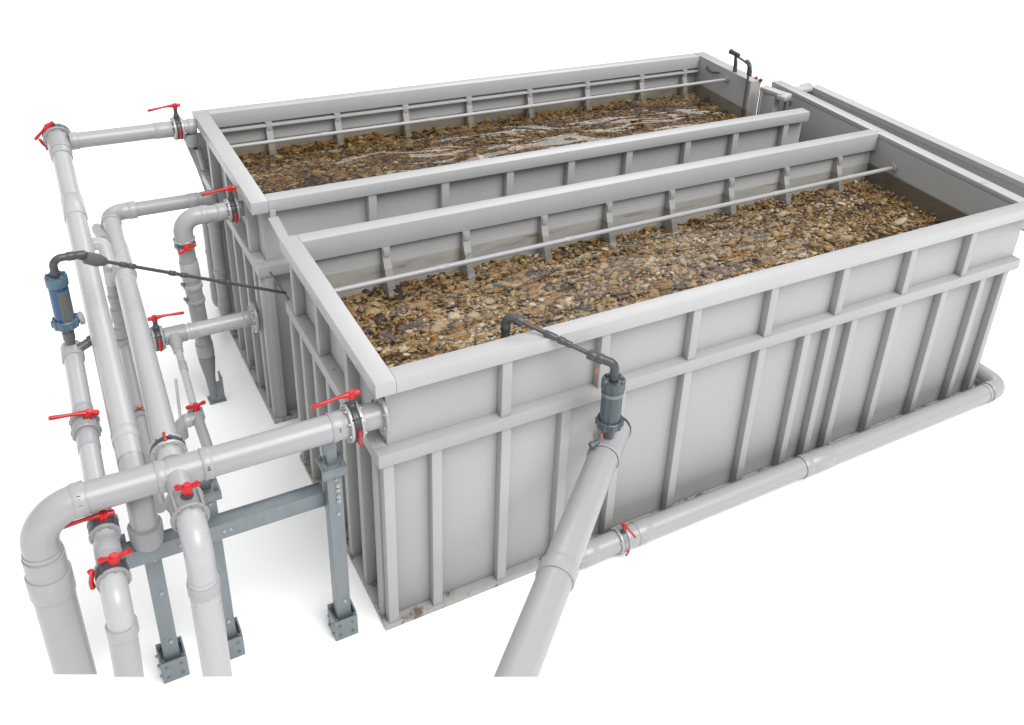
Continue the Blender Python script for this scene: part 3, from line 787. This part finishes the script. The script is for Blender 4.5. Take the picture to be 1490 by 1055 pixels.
butterfly((-1.709, 0.13, 1.73), d3, 0.066, V((0.1, -0.3, 1)), V((-1, 0, 0.0)), 'red lever valve on the slim leftmost pipe, lever half hidden by the large pipe', 0.24, stem_len=0.03, ring=1.35, gap=0.05, fl_mat=PVC_D, k=1.15)
butterfly((-1.720, -0.27, 1.72), YD, 0.070, V((0.22, -0.3, 1)), V((1, 0.1, 0.25)), 'red wing handle valve on the slim leftmost pipe right above its elbow', 0.18, wing=True, stem_len=0.03, ring=1.35, gap=0.05, fl_mat=PVC_D, k=1.3, ind=V((-1, 0.1, 0.1)))

# filter vessels
def filter_vessel(label, base, h, r, tube_mat, ring_mat, base_len, elbow_dir, rod_pts, rod_label, stripe=None, bot=1.28):
    t = thing('air_filter', label, 'filter', base, 'dark capped filter vessels')
    bx_, by_, bz_ = base
    bm = bmesh.new(); lathe(bm, base, ZD, [(0, r * 0.52), (base_len * 0.4, r * 0.52), (base_len * 0.42, r * 0.62), (base_len * 0.75, r * 0.62), (base_len * 0.78, r * 0.55), (base_len, r * 0.55)]); part(t, 'connector', bm, GREYTUBE)
    z0 = bz_ + base_len
    bm = bmesh.new(); lathe(bm, (bx_, by_, z0), ZD, [(0, r * 0.9), (0.0, r * bot), (0.006, r * bot + 0.003), (0.06, r * bot + 0.003), (0.066, r * bot - 0.004), (0.066, r * 1.02)])
    for k in range(10):
        a = 2 * math.pi * k / 10
        lathe(bm, (bx_ + math.cos(a) * r * bot, by_ + math.sin(a) * r * bot, z0 + 0.008), ZD, [(0, 0.012), (0.05, 0.012)], 8)
        lathe(bm, (bx_ + math.cos(a + .3) * r * (bot - .13), by_ + math.sin(a + .3) * r * (bot - .13), z0 + 0.06), ZD, [(0, 0.008), (0.016, 0.008)], 6)
    part(t, 'lower_flange', bm, ring_mat)
    bm = bmesh.new(); lathe(bm, (bx_, by_, z0 + 0.05), ZD, [(0, r), (h, r)], 40); part(t, 'vessel', bm, tube_mat)
    if stripe:  # grey reflection on the vessel, added as a thin curved strip
        v = V((-1.731 - bx_, -5.157 - by_, 0)).normalized(); v = V((0.35, -1, 0)).normalized()
        bm = bmesh.new()
        n = 10
        a0 = math.atan2(v.y, v.x)
        rows = []
        for zz in (z0 + 0.068, z0 + h + 0.02):
            rows.append([bm.verts.new((bx_ + math.cos(a0 + (i / n - 0.5) * 1.15) * (r + 0.0035), by_ + math.sin(a0 + (i / n - 0.5) * 1.15) * (r + 0.0035), zz)) for i in range(n + 1)])
        for i in range(n): bm.faces.new((rows[0][i], rows[0][i + 1], rows[1][i + 1], rows[1][i]))
        ex = bmesh.ops.extrude_face_region(bm, geom=list(bm.faces))
        c0 = V((bx_, by_, 0))
        for v_ in [q for q in ex['geom'] if isinstance(q, bmesh.types.BMVert)]:
            dd = V((v_.co.x - bx_, v_.co.y - by_, 0)).normalized(); v_.co -= dd * 0.003
        part(t, 'reflection_strip', bm, stripe)
    zt = z0 + 0.05 + h
    bm = bmesh.new(); lathe(bm, (bx_, by_, zt), ZD, [(0, r), (0, r * 1.10), (0.005, r * 1.13), (0.07, r * 1.13), (0.076, r * 1.08), (0.076, r * 0.75), (0.066, r * 0.72), (0.066, r * 0.3)])
    for k in range(8):
        a = 2 * math.pi * (k + .5) / 8
        lathe(bm, (bx_ + math.cos(a) * r * 0.92, by_ + math.sin(a) * r * 0.92, zt + 0.07), ZD, [(0, 0.010), (0.016, 0.010), (0.017, 0.006), (0.020, 0.006)], 6)
    part(t, 'top_flange', bm, ring_mat)
    er = r * 0.42
    e0 = V((bx_, by_, zt + 0.06)); e1 = V((bx_, by_, zt + 0.06 + 0.155)); ed = V(elbow_dir).normalized()
    tube(t, 'elbow', [e0, e1, e1 + ed * 0.15], er, DARK, bend=0.062, n=24)
    collar(t, e0 + ZD * 0.02, ZD, er, 0.07, DARK, lip=1.12)
    collar(t, e1 + ed * 0.12, ed, er, 0.05, DARK, lip=1.2); collar(t, e1 + ed * 0.18, ed, er * 0.8, 0.07, DARK, lip=1.3)
    # dark feed tube
    rt = thing('feed_tube', rod_label, 'tube', e1 + ed * 0.15, 'thin dark feed tubes')
    P = [e1 + ed * 0.15] + [V(p) for p in rod_pts]
    return t, rt, P, e1

t, rt, P, e1 = filter_vessel('blue filter cylinder with grey caps standing on the leftmost slim pipe', (-1.645, 2.0, 1.90), 0.30, 0.066, BLUE, SLATE_B, 0.20, (1, 0.02, -0.04),
    [(-1.36, 2.03, 2.575), (0.02, 2.30, 1.80)], 'long thin dark tube from the blue filter across to the front tank corner', stripe=GREYTUBE)
bm = bmesh.new(); lathe(bm, (-1.60, 1.97, 1.90), (1, 0.2, 0.35), [(0, 0.035), (0.08, 0.034), (0.085, 0.045), (0.16, 0.042), (0.165, 0.03), (0.2, 0.03)], 16); part(t, 'side_port', bm, GREYTUBE)
bm = bmesh.new(); lathe(bm, (-1.58, 2.02, 2.12), (1, 0.1, 0.1), [(0, 0.02), (0.02, 0.02), (0.022, 0.048), (0.05, 0.052), (0.06, 0.03)], 18); part(t, 'side_plug', bm, PVC_D)
tube(rt, 'fitting', [P[0], P[1]], 0.026, DARK, n=16)
tube(rt, 'tube', [P[1], P[2]], 0.0135, DARK, n=14)
dd = (P[2] - P[1]).normalized()
for f in (0.12, 0.16, 0.36, 0.42, 0.62, 0.66): collar(rt, P[1].lerp(P[2], f), dd, 0.016, 0.05, DARK, lip=1.3)
bm = bmesh.new(); lathe(bm, P[1] - (P[1] - P[0]).normalized() * 0.10, P[1] - P[0], [(0, 0.026), (0.01, 0.045), (0.10, 0.05), (0.16, 0.03), (0.17, 0.018)], 18); part(rt, 'fitting', bm, GREYTUBE)

# ------------------------------------------------------------------ slanted outflow pipe at the front
S4 = V((1.86, -0.165, 1.43)); E4 = V((0.147, -1.826, 1.442)); d4 = (E4 - S4).normalized()
t = thing('outflow_pipe', 'thickest grey pipe reaching towards the viewer from the front tank side', 'pipe', S4, 'pale grey pipe runs')
tube(t, 'pipe', [S4 + d4 * 0.02, S4 + d4 * 1.60], 0.118, PVC)
bm = sawn_tube(S4 + d4 * 1.50, E4, 0.121); part(t, 'pipe', bm, PVC)
collar(t, S4 + d4 * 1.56, d4, 0.121, 0.12, PVC, lip=1.10)
tube(t, 'tee', [S4 - d4 * 0.03, S4 + d4 * 0.36], 0.126, PVC)
collar(t, S4 + d4 * 0.34, d4, 0.126, 0.04, PVC, lip=1.05)
bm = bmesh.new(); lathe(bm, S4 - d4 * 0.05, d4, [(0, 0.10), (0.004, 0.129), (0.03, 0.132), (0.034, 0.12)]); part(t, 'end_ring', bm, RUBBER)
tube(t, 'wall_stub', [S4 + d4 * 0.05, V((1.90, 0.10, 1.16))], 0.045, PVC_D)
fb = S4 + d4 * 0.215; fb = V((1.69, -0.33, 1.535))
tv, rt, P, e1 = filter_vessel('dark slate filter cylinder standing on the thick outflow pipe at the front', tuple(fb), 0.30, 0.080, SLATE, SLATE, 0.13, (-0.74, 0.64, 0.22),
    [(1.12, 0.20, 2.475)], 'thin dark tube from the slate filter over the front tank rim', bot=1.22)
bm = bmesh.new(); obox(bm, e1 + V((-0.12, 0.06, -0.07)), (0, 0, -1), XD, YD, 0.04, 0.014, 0.014, 0.003); part(tv, 'tag', bm, RUST)
bm = bmesh.new(); lathe(bm, fb + V((-0.11, -0.03, 0.03)), (-1, -0.1, -0.2), [(0, 0.02), (0.04, 0.02), (0.045, 0.032), (0.07, 0.03), (0.075, 0.015)], 16); part(tv, 'drain_plug', bm, GREYTUBE)
bm = bmesh.new(); obox(bm, fb + V((-0.10, -0.06, 0.10)), (-0.2, 0, 1), XD, YD, 0.05, 0.014, 0.012, 0.003); part(tv, 'tag', bm, RUST)
bm = bmesh.new(); lathe(bm, fb + V((0, 0, 0.13 + 0.05 + 0.30 - 0.05)), ZD, [(0, 0.081), (0.001, 0.085), (0.030, 0.085), (0.031, 0.081)], 40); part(tv, 'clamp_band', bm, GALV)
tube(rt, 'tube', [P[0], P[1]], 0.017, DARK, n=16)
dd = (P[1] - P[0]).normalized()
for f, ln, lp in ((0.04, 0.06, 1.9), (0.34, 0.06, 1.25), (0.42, 0.05, 1.45), (0.55, 0.10, 1.3)): collar(rt, P[0].lerp(P[1], f), dd, 0.020, ln, DARK, lip=lp)
tube(rt, 'elbow', [P[1] - dd * 0.06, P[1] + dd * 0.06, P[1] + dd * 0.06 + V((0, 0, -0.55))], 0.033, DARK, bend=0.055, n=20)
collar(rt, P[1] - dd * 0.05, dd, 0.033, 0.06, DARK, lip=1.25); collar(rt, P[1] + dd * 0.06 + V((0, 0, -0.11)), ZD, 0.033, 0.05, DARK, lip=1.12)

# ------------------------------------------------------------------ ground pipe along the front tank
gy, gz = -0.125, 0.125
t = thing('ground_pipe', 'grey pipe lying on the floor along the foot of the front tank', 'pipe', (1.66, gy, 0), 'pale grey pipe runs')
tube(t, 'pipe', [(1.66, gy, gz), (6.95, gy, gz)], 0.100, PVC)
tube(t, 'elbow', [(6.93, gy, gz), (7.14, gy, gz), (7.14, gy + 0.42, gz)], 0.106, PVC, bend=0.13)
collar(t, (6.95, gy, gz), XD, 0.103, 0.07, lip=1.09); collar(t, (6.87, gy, gz), XD, 0.102, 0.03, lip=1.06)
collar(t, (1.74, gy, gz), XD, 0.100, 0.13, lip=1.06); collar(t, (2.29, gy, gz), XD, 0.100, 0.14, lip=1.06)
collar(t, (4.20, gy, gz), XD, 0.100, 0.09, lip=1.13); collar(t, (4.38, gy, gz), XD, 0.100, 0.30, lip=1.07)
bm = bmesh.new(); lathe(bm, (1.68, gy, gz), -XD, [(0, 0.103), (0.02, 0.10), (0.06, 0.082), (0.085, 0.05), (0.095, 0.01)]); part(t, 'end_cap', bm, PVC)
butterfly((2.07, gy, gz + 0.004), XD, 0.098, V((0, -0.25, 1)), V((0.35, -1, -0.2)), 'red handle valve on the floor pipe beside the thick outflow pipe', 0.13, ind=V((0.0, -1, -0.35)), stem_len=0.08, ring=1.23, fl_mat=ALU, body_mat=PVC_D, k=0.78)

# ------------------------------------------------------------------ support frame
t = thing('support_frame', 'galvanised steel support frame with three posts and a beam under the pipes', 'frame', (-0.28, 0.17, 0))
def FB(nm, *a, bev=0.004, mat=None):
    b_ = bmesh.new(); box(b_, *a, bev=bev); return part(t, nm, b_, mat or GALV)
def post(px, py_, zt, s=0.052):
    b_ = bmesh.new()
    box(b_, px - s, px + s, py_ - s, py_ - s + 0.012, 0.10, zt, 0.002)
    box(b_, px - s, px - s + 0.012, py_ - s + 0.0125, py_ + s - 0.0125, 0.10, zt, 0.002)
    box(b_, px + s - 0.012, px + s, py_ - s + 0.0125, py_ + s - 0.0125, 0.10, zt, 0.002)
    box(b_, px - s, px + s, py_ + s - 0.012, py_ + s, 0.10, zt, 0.002)
    p = part(t, 'post', b_, GALV)
    b_ = bmesh.new()
    q = 0.088
    box(b_, px - q, px + q, py_ - q, py_ - q + 0.014, 0.0, 0.20, 0.003)
    box(b_, px - q, px - q + 0.014, py_ - q + 0.0145, py_ + q - 0.0145, 0.0, 0.20, 0.003)
    box(b_, px + q - 0.014, px + q, py_ - q + 0.0145, py_ + q - 0.0145, 0.0, 0.23, 0.003)
    box(b_, px - q, px + q, py_ + q - 0.014, py_ + q, 0.0, 0.23, 0.003)
    box(b_, px - q + 0.015, px + q - 0.015, py_ - q + 0.015, py_ + q - 0.015, 0.0, 0.16, 0.0)
    for (bx_, bz_) in ((-0.05, 0.05), (0.05, 0.15), (0.05, 0.05), (-0.05, 0.15)):
        lathe(b_, (px + bx_, py_ - q, bz_), (0, -1, 0), [(-0.001, 0.012), (0.009, 0.012), (0.01, 0.007), (0.016, 0.006)], 6)
        lathe(b_, (px - q, py_ + bx_, bz_), (-1, 0, 0), [(-0.001, 0.012), (0.009, 0.012), (0.01, 0.007), (0.016, 0.006)], 6)
    for (sx, sy) in ((-1, -1), (1, -1), (-1, 1), (1, 1)):
        lathe(b_, (px + sx * 0.066, py_ + sy * 0.066, 0.16), (0, 0, 1), [(-0.001, 0.014), (0.012, 0.014), (0.013, 0.008), (0.05, 0.008)], 6)
    part(t, 'foot_shoe', b_, GALV)
    b_ = bmesh.new()
    for bz_ in (0.36, zt - 0.1, zt - 0.42):
        lathe(b_, (px + 0.01, py_ - s, bz_), (0, -1, 0), [(-0.001, 0.013), (0.009, 0.013), (0.01, 0.007), (0.016, 0.006)], 6)
    part(t, 'post_bolts', b_, ALU)
post(-0.28, 0.17, 1.66)
post(-1.468, 0.385, 1.262)
post(-1.077, 0.375, 1.60)
b_ = bmesh.new()
box(b_, -1.76, -0.334, 0.212, 0.222, 1.262, 1.392, 0.002); box(b_, -1.76, -0.334, 0.2225, 0.322, 1.372, 1.382, 0.002); box(b_, -1.76, -0.334, 0.2225, 0.322, 1.262, 1.272, 0.002)
box(b_, -1.76, -0.334, 0.3225, 0.331, 1.262, 1.392, 0.002)
part(t, 'beam', b_, GALV)
b_ = bmesh.new()
for bx_ in (-1.70, -1.30, -0.98, -1.02):
    lathe(b_, (bx_, 0.212, 1.33), (0, -1, 0), [(-0.001, 0.011), (0.008, 0.011), (0.009, 0.006), (0.014, 0.006)], 6)
for (bz_) in (1.50, 1.46, 1.40, 1.36):
    lathe(b_, (-0.262, 0.118, bz_), (0, -1, 0), [(-0.001, 0.017), (0.010, 0.017), (0.011, 0.009), (0.02, 0.009)], 6)
part(t, 'beam_bolts', b_, ALU)
for px, py_, z0 in ((-0.28, 0.17, 1.662), (-1.077, 0.375, 1.602)):
    b_ = bmesh.new(); box(b_, px - 0.085, px + 0.085, py_ - 0.085, py_ + 0.085, z0, z0 + 0.016, 0.003); box(b_, px - 0.085, px + 0.085, py_ - 0.085, py_ - 0.073, z0 - 0.06, z0 - 0.0005, 0.002); box(b_, px + 0.073, px + 0.085, py_ - 0.0725, py_ + 0.085, z0 - 0.06, z0 - 0.0005, 0.002)
    for sx, sy in ((-1, -1), (1, -1), (1, 1), (-1, 1)):
        lathe(b_, (px + sx * 0.06, py_ + sy * 0.06, z0 + 0.016), ZD, [(-0.001, 0.014), (0.012, 0.014), (0.013, 0.008), (0.035, 0.008)], 6)
    part(t, 'head_plate', b_, GALV)
    b_ = bmesh.new(); box(b_, px - 0.035, px + 0.035, py_ - 0.03, py_ + 0.03, z0 + 0.0165, p1z - (0.095 if py_ < 0.3 else 0.22), 0.002); part(t, 'saddle_neck', b_, GALV)
b_ = bmesh.new(); box(b_, -1.69, -1.678, 0.332, 0.42, 1.27, 1.50, 0.002); box(b_, -1.677, -1.60, 0.34, 0.352, 1.27, 1.45, 0.002); part(t, 'gusset', b_, GALV)

# ------------------------------------------------------------------ small things at the far end
t = thing('dosing_tube', 'dark bent tube with a red clip hooked over the rear tank end wall', 'tube', (6.50, 4.10, 2.42))
tube(t, 'tube', [(6.40, 4.02, 1.95), (6.42, 4.04, 2.62), (6.45, 4.22, 2.63), (6.43, 4.44, 2.66)], 0.016, GREYTUBE, bend=0.05, n=14)
tube(t, 'elbow', [(6.42, 4.035, 2.50), (6.42, 4.04, 2.62), (6.45, 4.14, 2.64)], 0.030, DARK, bend=0.05, n=18)
bm = bmesh.new(); lathe(bm, (6.45, 4.30, 2.665), (-0.2, 1, 0.1), [(0, 0.02), (0.02, 0.028), (0.07, 0.03), (0.08, 0.03), (0.12, 0.030), (0.125, 0.036), (0.16, 0.036), (0.165, 0.02)], 18); part(t, 'coupling', bm, DARK)
bm = bmesh.new(); sweep(bm, [(6.45, 4.38, 2.64), (6.47, 4.38, 2.56), (6.48, 4.38, 2.42)], [0.016, 0.026, 0.03], 14); part(t, 'stand', bm, GREYTUBE)
bm = bmesh.new(); obox(bm, (6.445, 4.025, 2.52), ZD, XD, YD, 0.09, 0.022, 0.022, 0.005); part(t, 'clip', bm, RED)
o = tag(part(thing('wall_hook', 'small black cable hook on the inside of the far end wall', 'hook', (6.43, 4.80, 2.33)), 'hook', (lambda b: (sweep(b, fillet([(6.428, 4.90, 2.34), (6.40, 4.88, 2.31), (6.40, 4.75, 2.30), (6.41, 4.62, 2.34)], 0.02), 0.012, 12), b)[1])(bmesh.new()), RUBBER), 'black cable hook')
del o['label']
t = thing('float_box', 'pale lidded box on a thin post in the rear tank outlet', 'box', (6.55, 3.68, 1.6))
bm = bmesh.new(); obox(bm, (6.55, 3.70, 2.05), ZD, XD, YD, 0.58, 0.10, 0.24, 0.006); part(t, 'box_body', bm, STEEL)
bm = bmesh.new(); obox(bm, (6.56, 3.68, 2.375), (0.25, -1, 0), (1, 0.25, 0), ZD, 0.34, 0.13, 0.06, 0.012); obox(bm, (6.60, 3.52, 2.36), (0.3, -1, 0), (1, 0.3, 0.1), ZD, 0.14, 0.17, 0.07, 0.02); part(t, 'lid', bm, PALEBOX)
bm = bmesh.new(); sweep(bm, [(6.62, 3.50, 2.33), (6.62, 3.50, 1.70)], 0.015, 12); sweep(bm, [(6.66, 3.44, 2.33), (6.66, 3.44, 2.26)], 0.02, 12); part(t, 'post', bm, GREYTUBE)
t = thing('rim_knob', 'tiny red knob on the rim beside the rear tank end wall', 'knob', (6.62, 4.0, 2.42))
bm = bmesh.new(); lathe(bm, (6.57, 4.05, 2.423), ZD, [(0, 0.02), (0.015, 0.022), (0.03, 0.015)], 16); part(t, 'knob', bm, RED)
bm = bmesh.new(); sweep(bm, [(6.57, 3.99, 2.44), (6.60, 3.96, 2.42)], 0.02, 12); part(t, 'hinge', bm, DARK)
# brace in the gap between the tanks
t = thing('gap_brace', 'bent grey strap in the gap between the two tanks at their left ends', 'brace', (0.06, 2.45, 1.9))
bm = bmesh.new(); obox(bm, (0.12, 2.57, 2.16), (0.05, -0.53, -0.22), (1, 0.1, 0), (0.05, -0.22, 0.53), 0.56, 0.09, 0.012, 0.003); obox(bm, (0.10, 2.84, 2.27), (0, 0, 1), XD, YD, 0.13, 0.05, 0.03, 0.006); part(t, 'strap', bm, STEEL)
bm = bmesh.new(); sweep(bm, [(0.02, 2.80, 1.74), (0.05, 2.35, 1.70)], 0.010, 10); part(t, 'tie_rod', bm, GREYTUBE)
